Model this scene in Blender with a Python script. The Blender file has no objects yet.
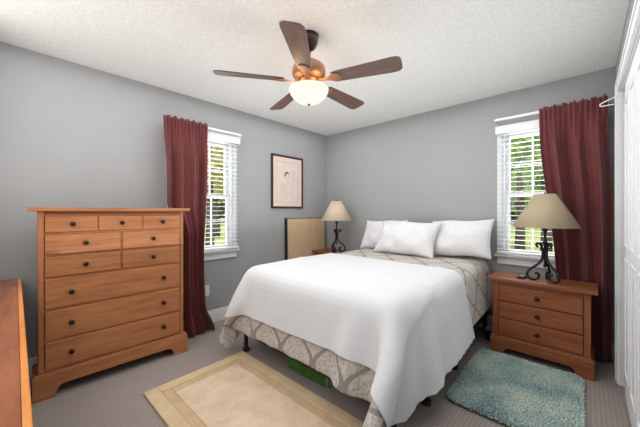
import bpy, bmesh, math, random
import numpy as np
from mathutils import Vector, Matrix
PI = math.pi
S = bpy.context.scene
COL = S.collection
random.seed(7)

def lin(r, g, b):
    f = lambda c: c/12.92 if c <= .04045 else ((c+.055)/1.055)**2.4
    return (f(r/255), f(g/255), f(b/255), 1)

# ------------------------------------------------------------------ camera
CX, CY, CZ = 3.026, -3.402, 1.238
cam = bpy.data.cameras.new('camera'); cam.sensor_width = 36; cam.lens = 284/640*36
cam.shift_y = (211-213.5)/640*1.0; cam.clip_start = .02
co = bpy.data.objects.new('camera', cam); COL.objects.link(co)
co.location = (CX, CY, CZ); co.rotation_euler = (PI/2, 0, math.radians(43.04))
S.camera = co
# ------------------------------------------------------------------ sky, sun, added fill lights, exposure
w = bpy.data.worlds.new('world'); S.world = w; w.use_nodes = True
bg = w.node_tree.nodes['Background']; bg.inputs[0].default_value = (.80, .90, 1.0, 1); bg.inputs[1].default_value = 1.05
def light(name, kind, loc, rot, power, color=(1, 1, 1), **kw):
    l = bpy.data.lights.new(name, kind); l.energy = power; l.color = color
    for k, v in kw.items(): setattr(l, k, v)
    o = bpy.data.objects.new(name, l); COL.objects.link(o); o.location = loc; o.rotation_euler = rot
    return o
light('sun', 'SUN', (8, -8, 12), (math.radians(42), 0, math.radians(30)), 2.3, (1, .95, .86), angle=.02)
light('rear_fill', 'AREA', (1.7, -4.0, 1.82), (math.radians(82), 0, math.radians(-12)), 25, (1, .985, .965), shape='RECTANGLE', size=2.8, size_y=1.15)  # added fill behind the camera for upright faces, no real lamp there
light('upward_fill', 'AREA', (1.6, -1.9, .95), (math.radians(180), 0, 0), 15, (.97, .99, 1), shape='RECTANGLE', size=2.6, size_y=2.6)  # added fill shining up to brighten the ceiling, no fixture
light('overhead_fill', 'AREA', (1.6, -1.95, 2.415), (0, 0, 0), 31, (1, .99, .98), shape='RECTANGLE', size=2.9, size_y=3.4)  # added soft fill facing down, the room has no such fixture
light('window_daylight_back', 'AREA', (2.75, .16, 1.4), (math.radians(-90), 0, 0), 15, (.93, .97, 1), shape='RECTANGLE', size=.7, size_y=1.3)
light('window_daylight_left', 'AREA', (-.16, -2.02, 1.4), (math.radians(90), 0, math.radians(-90)), 13, (.93, .97, 1), shape='RECTANGLE', size=.7, size_y=1.3)
S.view_settings.view_transform = 'Standard'; S.view_settings.look = 'None'
S.view_settings.exposure = 0.37; S.view_settings.gamma = 1.0; S.view_settings.use_curve_mapping = False

# ------------------------------------------------------------------ materials
def new_mat(name):
    m = bpy.data.materials.new(name); m.use_nodes = True
    nt = m.node_tree; return m, nt, nt.nodes['Principled BSDF']
def nd(nt, kind, **kw):
    n = nt.nodes.new(kind)
    for k, v in kw.items(): setattr(n, k, v)
    return n
def math_n(nt, op, a, b=None, c=None, clamp=False):
    n = nt.nodes.new('ShaderNodeMath'); n.operation = op; n.use_clamp = clamp
    for i, x in enumerate((a, b, c)):
        if x is None: continue
        if isinstance(x, (int, float)): n.inputs[i].default_value = x
        else: nt.links.new(x, n.inputs[i])
    return n.outputs[0]
def ramp(nt, fac, stops):
    n = nt.nodes.new('ShaderNodeValToRGB'); e = n.color_ramp.elements
    while len(e) < len(stops): e.new(.5)
    for el, (p, c) in zip(e, stops): el.position = p; el.color = c
    nt.links.new(fac, n.inputs[0]); return n.outputs[0]
def mixc(nt, fac, a, b):
    n = nt.nodes.new('ShaderNodeMix'); n.data_type = 'RGBA'
    if isinstance(fac, (int, float)): n.inputs[0].default_value = fac
    else: nt.links.new(fac, n.inputs[0])
    for i, x in ((6, a), (7, b)):
        if isinstance(x, tuple): n.inputs[i].default_value = x
        else: nt.links.new(x, n.inputs[i])
    return n.outputs[2]
def coords(nt, kind='Object', scale=(1, 1, 1), rot=(0, 0, 0)):
    t = nd(nt, 'ShaderNodeTexCoord'); mp = nd(nt, 'ShaderNodeMapping')
    mp.inputs['Scale'].default_value = scale; mp.inputs['Rotation'].default_value = rot
    nt.links.new(t.outputs[kind], mp.inputs[0]); return mp.outputs[0]
def noise(nt, vec, scale, detail=3, rough=.55):
    n = nd(nt, 'ShaderNodeTexNoise'); n.inputs['Scale'].default_value = scale
    n.inputs['Detail'].default_value = detail; n.inputs['Roughness'].default_value = rough
    nt.links.new(vec, n.inputs['Vector']); return n.outputs['Fac']
def bump(nt, p, h, strength, dist=.01):
    b = nd(nt, 'ShaderNodeBump'); b.inputs['Strength'].default_value = strength; b.inputs['Distance'].default_value = dist
    nt.links.new(h, b.inputs['Height']); nt.links.new(b.outputs[0], p.inputs['Normal'])
def plain(name, c, rough=.6, var=.06, nscale=8, bmp=0, bscale=60, metal=0, spec=.5, sheen=0):
    m, nt, p = new_mat(name)
    v = coords(nt)
    f = noise(nt, v, nscale)
    lo = tuple(x*(1-var) for x in c[:3])+(1,); hi = tuple(min(1, x*(1+var)) for x in c[:3])+(1,)
    nt.links.new(ramp(nt, f, [(.3, lo), (.7, hi)]), p.inputs['Base Color'])
    p.inputs['Roughness'].default_value = rough; p.inputs['Metallic'].default_value = metal
    p.inputs['Specular IOR Level'].default_value = spec
    if sheen: p.inputs['Sheen Weight'].default_value = sheen
    if bmp: bump(nt, p, noise(nt, v, bscale, 2), bmp)
    return m
def wood(name, dark, mid, light_, grain=(1.2, 14, 14), rough=.38, spec=.4):
    m, nt, p = new_mat(name)
    v = coords(nt, 'Object', grain)
    f = noise(nt, v, 2.2, 6, .6); g = noise(nt, v, 14, 2)
    f2 = math_n(nt, 'MULTIPLY_ADD', g, .25, math_n(nt, 'MULTIPLY', f, .8))
    nt.links.new(ramp(nt, f2, [(.32, dark), (.5, mid), (.72, light_)]), p.inputs['Base Color'])
    p.inputs['Roughness'].default_value = rough; p.inputs['Specular IOR Level'].default_value = spec
    bump(nt, p, f2, .05, .002)
    return m
M = {}
M['wall'] = plain('wall_paint', lin(163, 165, 166), .75, .02, 3, .06, 220, spec=.25)
M['trim'] = plain('white_trim', lin(232, 233, 235), .35, .01, 3)
M['door'] = plain('door_paint', lin(232, 233, 235), .6, .01, 3)
M['ceiling'] = None
def _ceil():
    m, nt, p = new_mat('ceiling_texture'); v = coords(nt)
    f = noise(nt, v, 55, 3, .6)
    nt.links.new(ramp(nt, f, [(.35, lin(226, 226, 223)), (.65, lin(238, 238, 236))]), p.inputs['Base Color'])
    p.inputs['Roughness'].default_value = .9; p.inputs['Specular IOR Level'].default_value = .1
    bump(nt, p, f, .2, .008); return m
M['ceiling'] = _ceil()
def _carpet():
    m, nt, p = new_mat('carpet'); v = coords(nt)
    wv = nd(nt, 'ShaderNodeTexWave'); wv.wave_type = 'BANDS'; wv.bands_direction = 'X'
    wv.inputs['Scale'].default_value = 14; wv.inputs['Distortion'].default_value = 1.2; wv.inputs['Detail'].default_value = 2; wv.inputs['Detail Scale'].default_value = 3
    nt.links.new(v, wv.inputs['Vector'])
    n1 = noise(nt, v, 170, 3, .7); n2 = noise(nt, v, 2.0, 3)
    h = math_n(nt, 'ADD', math_n(nt, 'MULTIPLY', wv.outputs['Fac'], .15), n1)
    c1 = ramp(nt, h, [(.32, lin(126, 118, 113)), (.78, lin(174, 165, 159))])
    c = mixc(nt, math_n(nt, 'MULTIPLY', n2, .35), c1, lin(128, 121, 117))
    nt.links.new(c, p.inputs['Base Color']); p.inputs['Roughness'].default_value = .95; p.inputs['Specular IOR Level'].default_value = .1
    bump(nt, p, h, .6, .006); return m
M['carpet'] = _carpet()
M['wood'] = wood('cherry_wood', lin(144, 88, 54), lin(170, 110, 70), lin(190, 130, 86))
M['wood_v'] = wood('cherry_wood_upright', lin(140, 84, 52), lin(166, 106, 68), lin(184, 124, 84), (14, 14, 1.2))
M['wood_red'] = wood('red_cherry_wood', lin(112, 62, 38), lin(138, 80, 50), lin(158, 98, 64))
M['wood_red_v'] = wood('red_cherry_wood_upright', lin(108, 60, 37), lin(134, 78, 49), lin(154, 96, 63), (14, 14, 1.2))
M['wood_table'] = wood('polished_table_wood', lin(120, 64, 34), lin(144, 80, 44), lin(162, 96, 56), (1.5, 9, 9), .22, .5)
M['wood_lit_edge'] = wood('lit_table_edge_wood', lin(190, 112, 50), lin(214, 134, 66), lin(228, 152, 84), (1.5, 9, 9), .3)  # brighter colour paints the light caught by the rounded table edge
M['knob'] = plain('bronze_knob', lin(46, 34, 30), .35, .1, 20, metal=.7)
M['iron'] = plain('black_wrought_iron', lin(38, 36, 36), .45, .2, 30, .1, 90, metal=.5)
M['shade'] = None
def cloth_mat(name, c, transl=.25, rough=.85, wr=.12, wscale=9, sheen=0.0, weave=.1, var=.05):
    m, nt, p = new_mat(name); v = coords(nt)
    f = noise(nt, v, 6)
    lo = tuple(x*(1-var) for x in c[:3])+(1,); hi = tuple(min(1, x*(1+var)) for x in c[:3])+(1,)
    col = ramp(nt, f, [(.3, lo), (.7, hi)])
    nt.links.new(col, p.inputs['Base Color']); p.inputs['Roughness'].default_value = rough; p.inputs['Specular IOR Level'].default_value = .25
    p.inputs['Sheen Weight'].default_value = sheen
    h = math_n(nt, 'ADD', math_n(nt, 'MULTIPLY', noise(nt, v, wscale, 3), wr*6), math_n(nt, 'MULTIPLY', noise(nt, v, 240, 2), weave))
    bump(nt, p, h, .5, .012)
    if transl:
        t = nd(nt, 'ShaderNodeBsdfTranslucent'); nt.links.new(col, t.inputs[0])
        mx = nd(nt, 'ShaderNodeMixShader'); mx.inputs[0].default_value = transl
        nt.links.new(p.outputs[0], mx.inputs[1]); nt.links.new(t.outputs[0], mx.inputs[2])
        nt.links.new(mx.outputs[0], nt.nodes['Material Output'].inputs[0])
    return m
M['shade'] = cloth_mat('lamp_shade_linen', lin(236, 220, 196), .35, .9, 0, 9, 0, .2)
M['shade_backlit'] = cloth_mat('backlit_lamp_shade_linen', lin(198, 182, 152), .25, .9, 0, 9, 0, .2)  # same linen as the other lamp, backlit darkness put into its colour
M['curtain'] = cloth_mat('burgundy_curtain', lin(116, 55, 55), .2, .55, .04, 7, .25, .1)
M['blanket'] = cloth_mat('white_blanket', lin(220, 222, 225), 0, .9, .12, 8, .1, .15, .01)
M['pillow'] = cloth_mat('white_pillow_cotton', lin(226, 227, 229), 0, .85, .3, 11, .05, .1, .01)
M['ticking'] = cloth_mat('box_spring_ticking', lin(196, 172, 148), 0, .85, .02)
M['mattress'] = cloth_mat('mattress_ticking', lin(226, 224, 220), 0, .85, .02)
def _ogee():
    m, nt, p = new_mat('ogee_damask'); t = nd(nt, 'ShaderNodeTexCoord'); sp = nd(nt, 'ShaderNodeSeparateXYZ')
    nt.links.new(t.outputs['UV'], sp.inputs[0]); u, v = sp.outputs[0], sp.outputs[1]
    a, b, A = .165, .38, .070
    cs = math_n(nt, 'MULTIPLY', math_n(nt, 'COSINE', math_n(nt, 'MULTIPLY', v, 2*PI/b)), A)
    def dist(x):
        fr = math_n(nt, 'FRACT', math_n(nt, 'DIVIDE', x, 2*a))
        return math_n(nt, 'MULTIPLY', math_n(nt, 'ABSOLUTE', math_n(nt, 'SUBTRACT', fr, .5)), 2*a)
    d1 = dist(math_n(nt, 'SUBTRACT', u, cs)); d2 = dist(math_n(nt, 'ADD', math_n(nt, 'ADD', u, cs), a))
    d = math_n(nt, 'MINIMUM', d1, d2)
    band = math_n(nt, 'SMOOTH_MIN', 1.0, math_n(nt, 'DIVIDE', math_n(nt, 'SUBTRACT', d, .015), .004), .1, clamp=False)
    bandc = math_n(nt, 'MAXIMUM', band, 0)
    uvv = coords(nt, 'UV')
    vo = nd(nt, 'ShaderNodeTexVoronoi'); vo.inputs['Scale'].default_value = 55; nt.links.new(uvv, vo.inputs['Vector'])
    n1 = noise(nt, uvv, 70, 4, .7)
    fl = math_n(nt, 'MULTIPLY_ADD', n1, .7, math_n(nt, 'MULTIPLY', vo.outputs['Distance'], .5))
    spk = ramp(nt, fl, [(.36, lin(152, 142, 134)), (.52, lin(184, 176, 168)), (.72, lin(203, 197, 190))])
    c = mixc(nt, bandc, lin(146, 138, 132), spk)
    nt.links.new(c, p.inputs['Base Color']); p.inputs['Roughness'].default_value = .7; p.inputs['Sheen Weight'].default_value = .15
    p.inputs['Specular IOR Level'].default_value = .3
    bump(nt, p, fl, .25, .004); return m
M['ogee'] = _ogee()
M['blade'] = wood('fan_blade_walnut', lin(70, 48, 42), lin(92, 66, 57), lin(112, 82, 70), (2, 20, 20), .4)
M['bronze'] = plain('fan_bronze', lin(132, 92, 66), .45, .12, 14, metal=.35)
M['darkbronze'] = plain('fan_dark_bronze', lin(58, 42, 34), .35, .12, 14, metal=.6)
def _emit(name, c, s):
    m, nt, p = new_mat(name); v = coords(nt); f = noise(nt, v, 4)
    cc = ramp(nt, f, [(.3, c), (.7, tuple(min(1, x*1.05) for x in c[:3])+(1,))])
    p.inputs['Base Color'].default_value = (.45, .38, .30, 1); nt.links.new(cc, p.inputs['Emission Color']); p.inputs['Emission Strength'].default_value = s
    p.inputs['Roughness'].default_value = .3; return m
M['globe'] = _emit('frosted_lit_globe', (1, .78, .61, 1), .68)
def _glass():
    m, nt, p = new_mat('window_glass'); nt.nodes.remove(p)
    t = nd(nt, 'ShaderNodeBsdfTransparent'); t.inputs[0].default_value = (.97, .985, .98, 1)
    g = nd(nt, 'ShaderNodeBsdfGlossy'); g.inputs['Roughness'].default_value = .02
    fr = nd(nt, 'ShaderNodeFresnel'); fr.inputs[0].default_value = 1.35
    mx = nd(nt, 'ShaderNodeMixShader'); nt.links.new(fr.outputs[0], mx.inputs[0]); nt.links.new(t.outputs[0], mx.inputs[1]); nt.links.new(g.outputs[0], mx.inputs[2])
    nt.links.new(mx.outputs[0], nt.nodes['Material Output'].inputs[0]); return m
M['glass'] = _glass()
M['blind'] = plain('white_blind_slat', lin(240, 241, 242), .4, .01, 3)
M['frame'] = wood('dark_frame_wood', lin(40, 22, 20), lin(62, 34, 30), lin(84, 50, 42), (8, 8, 8), .35)
M['mat'] = plain('cream_picture_mat', lin(224, 206, 192), .8, .02, 3)
M['board'] = wood('tan_fibreboard', lin(200, 168, 134), lin(212, 182, 148), lin(220, 192, 160), (3, 3, 3), .75, .2)
M['black'] = plain('black_edge', lin(26, 25, 27), .6, .1, 9)
M['grey'] = plain('grey_plastic', lin(130, 134, 142), .5, .05, 9)
M['plastic'] = plain('white_plastic', lin(236, 236, 234), .35, .01, 5)
M['green'] = plain('bright_green_box', lin(64, 112, 40), .5, .25, 12)
M['boxgrey'] = plain('pale_grey_box', lin(186, 184, 178), .6, .05, 9)
def _teal():
    m, nt, p = new_mat('teal_shag'); v = coords(nt)
    f = noise(nt, v, 3.2, 3); g = noise(nt, v, 60, 2)
    x = math_n(nt, 'MULTIPLY_ADD', g, .22, math_n(nt, 'MULTIPLY', f, .8))
    nt.links.new(ramp(nt, x, [(.36, lin(132, 160, 164)), (.50, lin(172, 194, 190)), (.64, lin(208, 218, 204))]), p.inputs['Base Color'])
    p.inputs['Roughness'].default_value = .9; p.inputs['Sheen Weight'].default_value = .3; p.inputs['Specular IOR Level'].default_value = .15; return m
M['teal'] = _teal()
M['rugback'] = plain('rug_backing', lin(92, 88, 76), .9, .1, 30)
def rugm(name, a, b):
    m, nt, p = new_mat(name); v = coords(nt)
    x = math_n(nt, 'MULTIPLY_ADD', noise(nt, v, 120, 3, .7), .5, math_n(nt, 'MULTIPLY', noise(nt, v, 7, 4, .6), .6))
    nt.links.new(ramp(nt, x, [(.4, a), (.7, b)]), p.inputs['Base Color']); p.inputs['Roughness'].default_value = .95; p.inputs['Specular IOR Level'].default_value = .1
    bump(nt, p, x, .5, .006); return m
M['rug_edge'] = rugm('beige_rug_border', lin(192, 168, 134), lin(214, 192, 158))
M['rug_band'] = rugm('tan_rug_band', lin(184, 158, 124), lin(204, 180, 146))
M['rug_field'] = rugm('cream_rug_field', lin(198, 174, 148), lin(224, 203, 178))
M['lawn'] = None
def _lawn():
    m, nt, p = new_mat('lawn_grass'); v = coords(nt)
    n1 = noise(nt, v, .35, 4); n2 = noise(nt, v, 12, 3)
    x = math_n(nt, 'MULTIPLY_ADD', n2, .4, math_n(nt, 'MULTIPLY', n1, .7))
    nt.links.new(ramp(nt, x, [(.35, lin(112, 138, 60)), (.52, lin(150, 168, 84)), (.68, lin(204, 188, 128))]), p.inputs['Base Color'])
    p.inputs['Roughness'].default_value = .95; return m
M['lawn'] = _lawn()
M['bark'] = plain('tree_bark', lin(88, 74, 62), .9, .2, 9)
def leafm(name, a, b):
    m, nt, p = new_mat(name); v = coords(nt)
    c = ramp(nt, noise(nt, v, 2.2, 4), [(.35, a), (.65, b)])
    nt.links.new(c, p.inputs['Base Color']); p.inputs['Roughness'].default_value = .7
    t = nd(nt, 'ShaderNodeBsdfTranslucent'); nt.links.new(c, t.inputs[0]); mx = nd(nt, 'ShaderNodeMixShader'); mx.inputs[0].default_value = .35
    nt.links.new(p.outputs[0], mx.inputs[1]); nt.links.new(t.outputs[0], mx.inputs[2]); nt.links.new(mx.outputs[0], nt.nodes['Material Output'].inputs[0]); return m
M['leaf_g'] = leafm('green_leaves', lin(122, 158, 70), lin(196, 214, 120))
M['leaf_y'] = leafm('yellow_green_leaves', lin(190, 182, 96), lin(236, 224, 160))
M['leaf_d'] = leafm('dark_green_leaves', lin(66, 88, 56), lin(120, 144, 90))

# ------------------------------------------------------------------ mesh helpers
class MB:
    def __init__(s): s.bm = bmesh.new()
    def box(s, x0, x1, y0, y1, z0, z1, mi=0):
        v = [s.bm.verts.new(p) for p in ((x0, y0, z0), (x1, y0, z0), (x1, y1, z0), (x0, y1, z0), (x0, y0, z1), (x1, y0, z1), (x1, y1, z1), (x0, y1, z1))]
        for q in ((3, 2, 1, 0), (4, 5, 6, 7), (0, 1, 5, 4), (1, 2, 6, 5), (2, 3, 7, 6), (3, 0, 4, 7)):
            f = s.bm.faces.new([v[i] for i in q]); f.material_index = mi
        return s
    def lathe(s, prof, n=32, c=(0, 0, 0), axis='z', closed=False):
        rings = []
        for r, z in prof:
            ring = []
            for k in range(n):
                a = 2*PI*k/n; p = (r*math.cos(a), r*math.sin(a), z)
                if axis == 'x': p = (p[2], p[0], p[1])
                if axis == 'y': p = (p[0], p[2], p[1])
                ring.append(s.bm.verts.new((p[0]+c[0], p[1]+c[1], p[2]+c[2])))
            rings.append(ring)
        m = len(rings)
        for i in range(m if closed else m-1):
            A, B = rings[i], rings[(i+1) % m]
            for k in range(n): s.bm.faces.new((A[k], A[(k+1) % n], B[(k+1) % n], B[k]))
        if not closed:
            if prof[0][0] > 1e-6: s.bm.faces.new(rings[0][::-1])
            if prof[-1][0] > 1e-6: s.bm.faces.new(rings[-1])
        return s
    def tube(s, pts, r, n=8, closed=False):
        pts = [Vector(p) for p in pts]; rings = []; up = None
        rr = r if isinstance(r, (list, tuple)) else [r]*len(pts)
        N = len(pts)
        for i, p in enumerate(pts):
            t = (pts[(i+1) % N]-pts[i-1]) if closed else (pts[min(i+1, N-1)]-pts[max(i-1, 0)])
            t.normalize()
            if up is None:
                up = Vector((0, 0, 1)) if abs(t.z) < .9 else Vector((1, 0, 0))
            a = (up-t*up.dot(t)).normalized(); up = a; b = t.cross(a)
            rings.append([s.bm.verts.new(p+(a*math.cos(2*PI*k/n)+b*math.sin(2*PI*k/n))*rr[i]) for k in range(n)])
        for i in range(N if closed else N-1):
            A, B = rings[i], rings[(i+1) % N]
            for k in range(n): s.bm.faces.new((A[k], A[(k+1) % n], B[(k+1) % n], B[k]))
        if not closed: s.bm.faces.new(rings[0][::-1]); s.bm.faces.new(rings[-1])
        return s
    def prism(s, poly, h0, h1, plane='xy', mi=0):
        def P(a, b, h): return {'xy': (a, b, h), 'xz': (a, h, b), 'yz': (h, a, b)}[plane]
        A = [s.bm.verts.new(P(a, b, h0)) for a, b in poly]; B = [s.bm.verts.new(P(a, b, h1)) for a, b in poly]
        n = len(poly)
        fs = [s.bm.faces.new(A[::-1]), s.bm.faces.new(B)]
        for k in range(n): fs.append(s.bm.faces.new((A[k], A[(k+1) % n], B[(k+1) % n], B[k])))
        for f in fs: f.material_index = mi
        return s
    def build(s, name, mats, parent=None, bevel=0, smooth=False, seg=2):
        bmesh.ops.recalc_face_normals(s.bm, faces=s.bm.faces)
        me = bpy.data.meshes.new(name); s.bm.to_mesh(me); s.bm.free()
        for m in (mats if isinstance(mats, (list, tuple)) else [mats]): me.materials.append(m)
        if smooth: me.polygons.foreach_set('use_smooth', [True]*len(me.polygons))
        o = bpy.data.objects.new(name, me); COL.objects.link(o)
        if parent: o.parent = parent
        if bevel:
            b = o.modifiers.new('bevel', 'BEVEL'); b.width = bevel; b.segments = seg; b.limit_method = 'ANGLE'; b.angle_limit = math.radians(35)
            if not smooth:
                me.polygons.foreach_set('use_smooth', [True]*len(me.polygons))
                wn = o.modifiers.new('wn', 'WEIGHTED_NORMAL'); wn.keep_sharp = True
        return o
def spline(pts, n=6):
    out = []; P = [Vector(p) for p in pts]
    for i in range(len(P)-1):
        p0, p1, p2, p3 = P[max(i-1, 0)], P[i], P[i+1], P[min(i+2, len(P)-1)]
        for k in range(n):
            t = k/n
            out.append(.5*((2*p1)+(p2-p0)*t+(2*p0-5*p1+4*p2-p3)*t*t+(3*p1-p0-3*p2+p3)*t**3))
    out.append(P[-1]); return out
def tag(o, label, cat, group=None, kind=None):
    o['label'] = label; o['category'] = cat
    if group: o['group'] = group
    if kind: o['kind'] = kind
    return o
def thing(name, label, cat, loc=(0, 0, 0), rz=0, group=None):
    o = bpy.data.objects.new(name, None); COL.objects.link(o); o.empty_display_size = .05
    o.location = loc; o.rotation_euler = (0, 0, rz); return tag(o, label, cat, group)
def struct(o): o['kind'] = 'structure'; return o
def dup(root, loc, rz, label):
    kids = {}
    for o in list(COL.objects):
        if o.parent: kids.setdefault(o.parent.name, []).append(o)
    r = root.copy(); COL.objects.link(r); r.location = loc; r.rotation_euler = (0, 0, rz); r['label'] = label
    for ch in kids.get(root.name, []):
        c = ch.copy(); COL.objects.link(c); c.parent = r
        for g in kids.get(ch.name, []):
            d = g.copy(); COL.objects.link(d); d.parent = c
    return r
def grid_mesh(name, P, mat, parent=None, uv=None, solid=0, sub=0, closed_u=False, smooth=True, offset=0):
    P = np.asarray(P); n, m = P.shape[:2]
    idx = np.arange(n*m).reshape(n, m)
    f = np.stack([idx[:-1, :-1], idx[1:, :-1], idx[1:, 1:], idx[:-1, 1:]], -1).reshape(-1, 4)
    me = bpy.data.meshes.new(name); me.from_pydata(P.reshape(-1, 3).tolist(), [], f.tolist()); me.materials.append(mat)
    if uv is not None:
        L = me.uv_layers.new(name='UVMap'); li = np.empty(len(me.loops), dtype=np.int32); me.loops.foreach_get('vertex_index', li)
        L.data.foreach_set('uv', np.asarray(uv).reshape(-1, 2)[li].astype(np.float32).ravel())
    me.polygons.foreach_set('use_smooth', [True]*len(me.polygons)); me.update()
    o = bpy.data.objects.new(name, me); COL.objects.link(o)
    if parent: o.parent = parent
    if solid:
        s = o.modifiers.new('solid', 'SOLIDIFY'); s.thickness = solid; s.offset = offset
    if sub:
        s = o.modifiers.new('sub', 'SUBSURF'); s.levels = sub; s.render_levels = sub
    return o

# ------------------------------------------------------------------ room shell
W, L, H, T = 3.21, 4.1, 2.44, .14
struct(MB().box(-T, W+.8, -L-T, T, -.12, 0).build('floor', M['carpet']))
struct(MB().box(-T, W+.8, -L-T, T, H, H+.15).build('ceiling', M['ceiling']))
WL = (-2.335, -1.668)      # left window opening along y
WB = (2.408, 3.102)        # back window opening along x
WZ = (.80, 2.05)
b = MB()
b.box(-T, 0, -L-T, WL[0], 0, H).box(-T, 0, WL[1], T, 0, H).box(-T, 0, WL[0], WL[1], 0, WZ[0]).box(-T, 0, WL[0], WL[1], WZ[1], H)
struct(b.build('wall_left', M['wall']))
b = MB()
b.box(0, WB[0], 0, T, 0, H).box(WB[1], W+.8, 0, T, 0, H).box(WB[0], WB[1], 0, T, 0, WZ[0]).box(WB[0], WB[1], 0, T, WZ[1], H)
struct(b.build('wall_back', M['wall']))
DO = (-1.88, -.47); DH = 2.09
b = MB()
b.box(W, W+.1, DO[1], 0, 0, H).box(W, W+.1, -L, DO[0], 0, H).box(W, W+.1, DO[0], DO[1], DH, H)
struct(b.build('wall_right', M['wall']))
struct(MB().box(W+.7, W+.8, -L, 0, 0, H).build('wall_closet', M['wall']))
struct(MB().box(-T, W+.8, -L-T, -L, 0, H).build('wall_rear', M['wall']))
def base(name, pts):   # baseboard made from a stepped profile along straight runs
    b = MB()
    for (x0, x1, y0, y1, dx, dy) in pts:
        b.box(x0, x1, y0, y1, 0, .115)
        b.box(x0 if dx >= 0 else x0+.005, x1-.005 if dx > 0 else x1, y0+.005 if dy < 0 else y0, y1, .115, .14)
    return struct(b.build(name, M['trim'], bevel=.003))
base('baseboard_left', [(0, .016, -L, -.016, 1, 0)])
base('baseboard_back', [(0, W-.016, -.016, 0, 0, -1)])
base('baseboard_right', [(W-.016, W, -.385, 0, -1, 0)])
# closet door casing and jamb
b = MB()
b.box(W-.02, W, DO[1], DO[1]+.065, 0, DH+.065).box(W-.02, W, DO[0]-.065, DO[0], 0, DH+.065).box(W-.02, W, DO[0], DO[1], DH, DH+.065)
b.box(W-.026, W-.02, DO[1]+.045, DO[1]+.065, 0, DH+.065).box(W-.026, W-.02, DO[0]-.065, DO[1]+.045, DH+.045, DH+.065)
b.box(W, W+.1, DO[1]-.012, DO[1], 0, DH).box(W, W+.1, DO[0], DO[0]+.012, 0, DH).box(W, W+.1, DO[0]+.012, DO[1]-.012, DH-.012, DH)
struct(b.build('trim_1', M['door'], bevel=.004))
dr = bpy.data.objects.new('door_1', None); COL.objects.link(dr); dr.location = (W, 0, 0); struct(dr)
for k in range(4):
    y1 = -.655-.303*k; y0 = y1-.299
    b = MB(); b.box(.008, .034, y0, y1, .015, DH-.02)
    for (za, zb) in ((.20, .92), (1.02, 1.93)):      # raised fields inside sunk mouldings
        ya, yb = y0+.06, y1-.06
        b.box(.002, .008, ya-.012, yb+.012, za-.012, za).box(.002, .008, ya-.012, yb+.012, zb, zb+.012)
        b.box(.002, .008, ya-.012, ya, za, zb).box(.002, .008, yb, yb+.012, za, zb)
    b.build('door_leaf', M['door'], dr)

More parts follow.
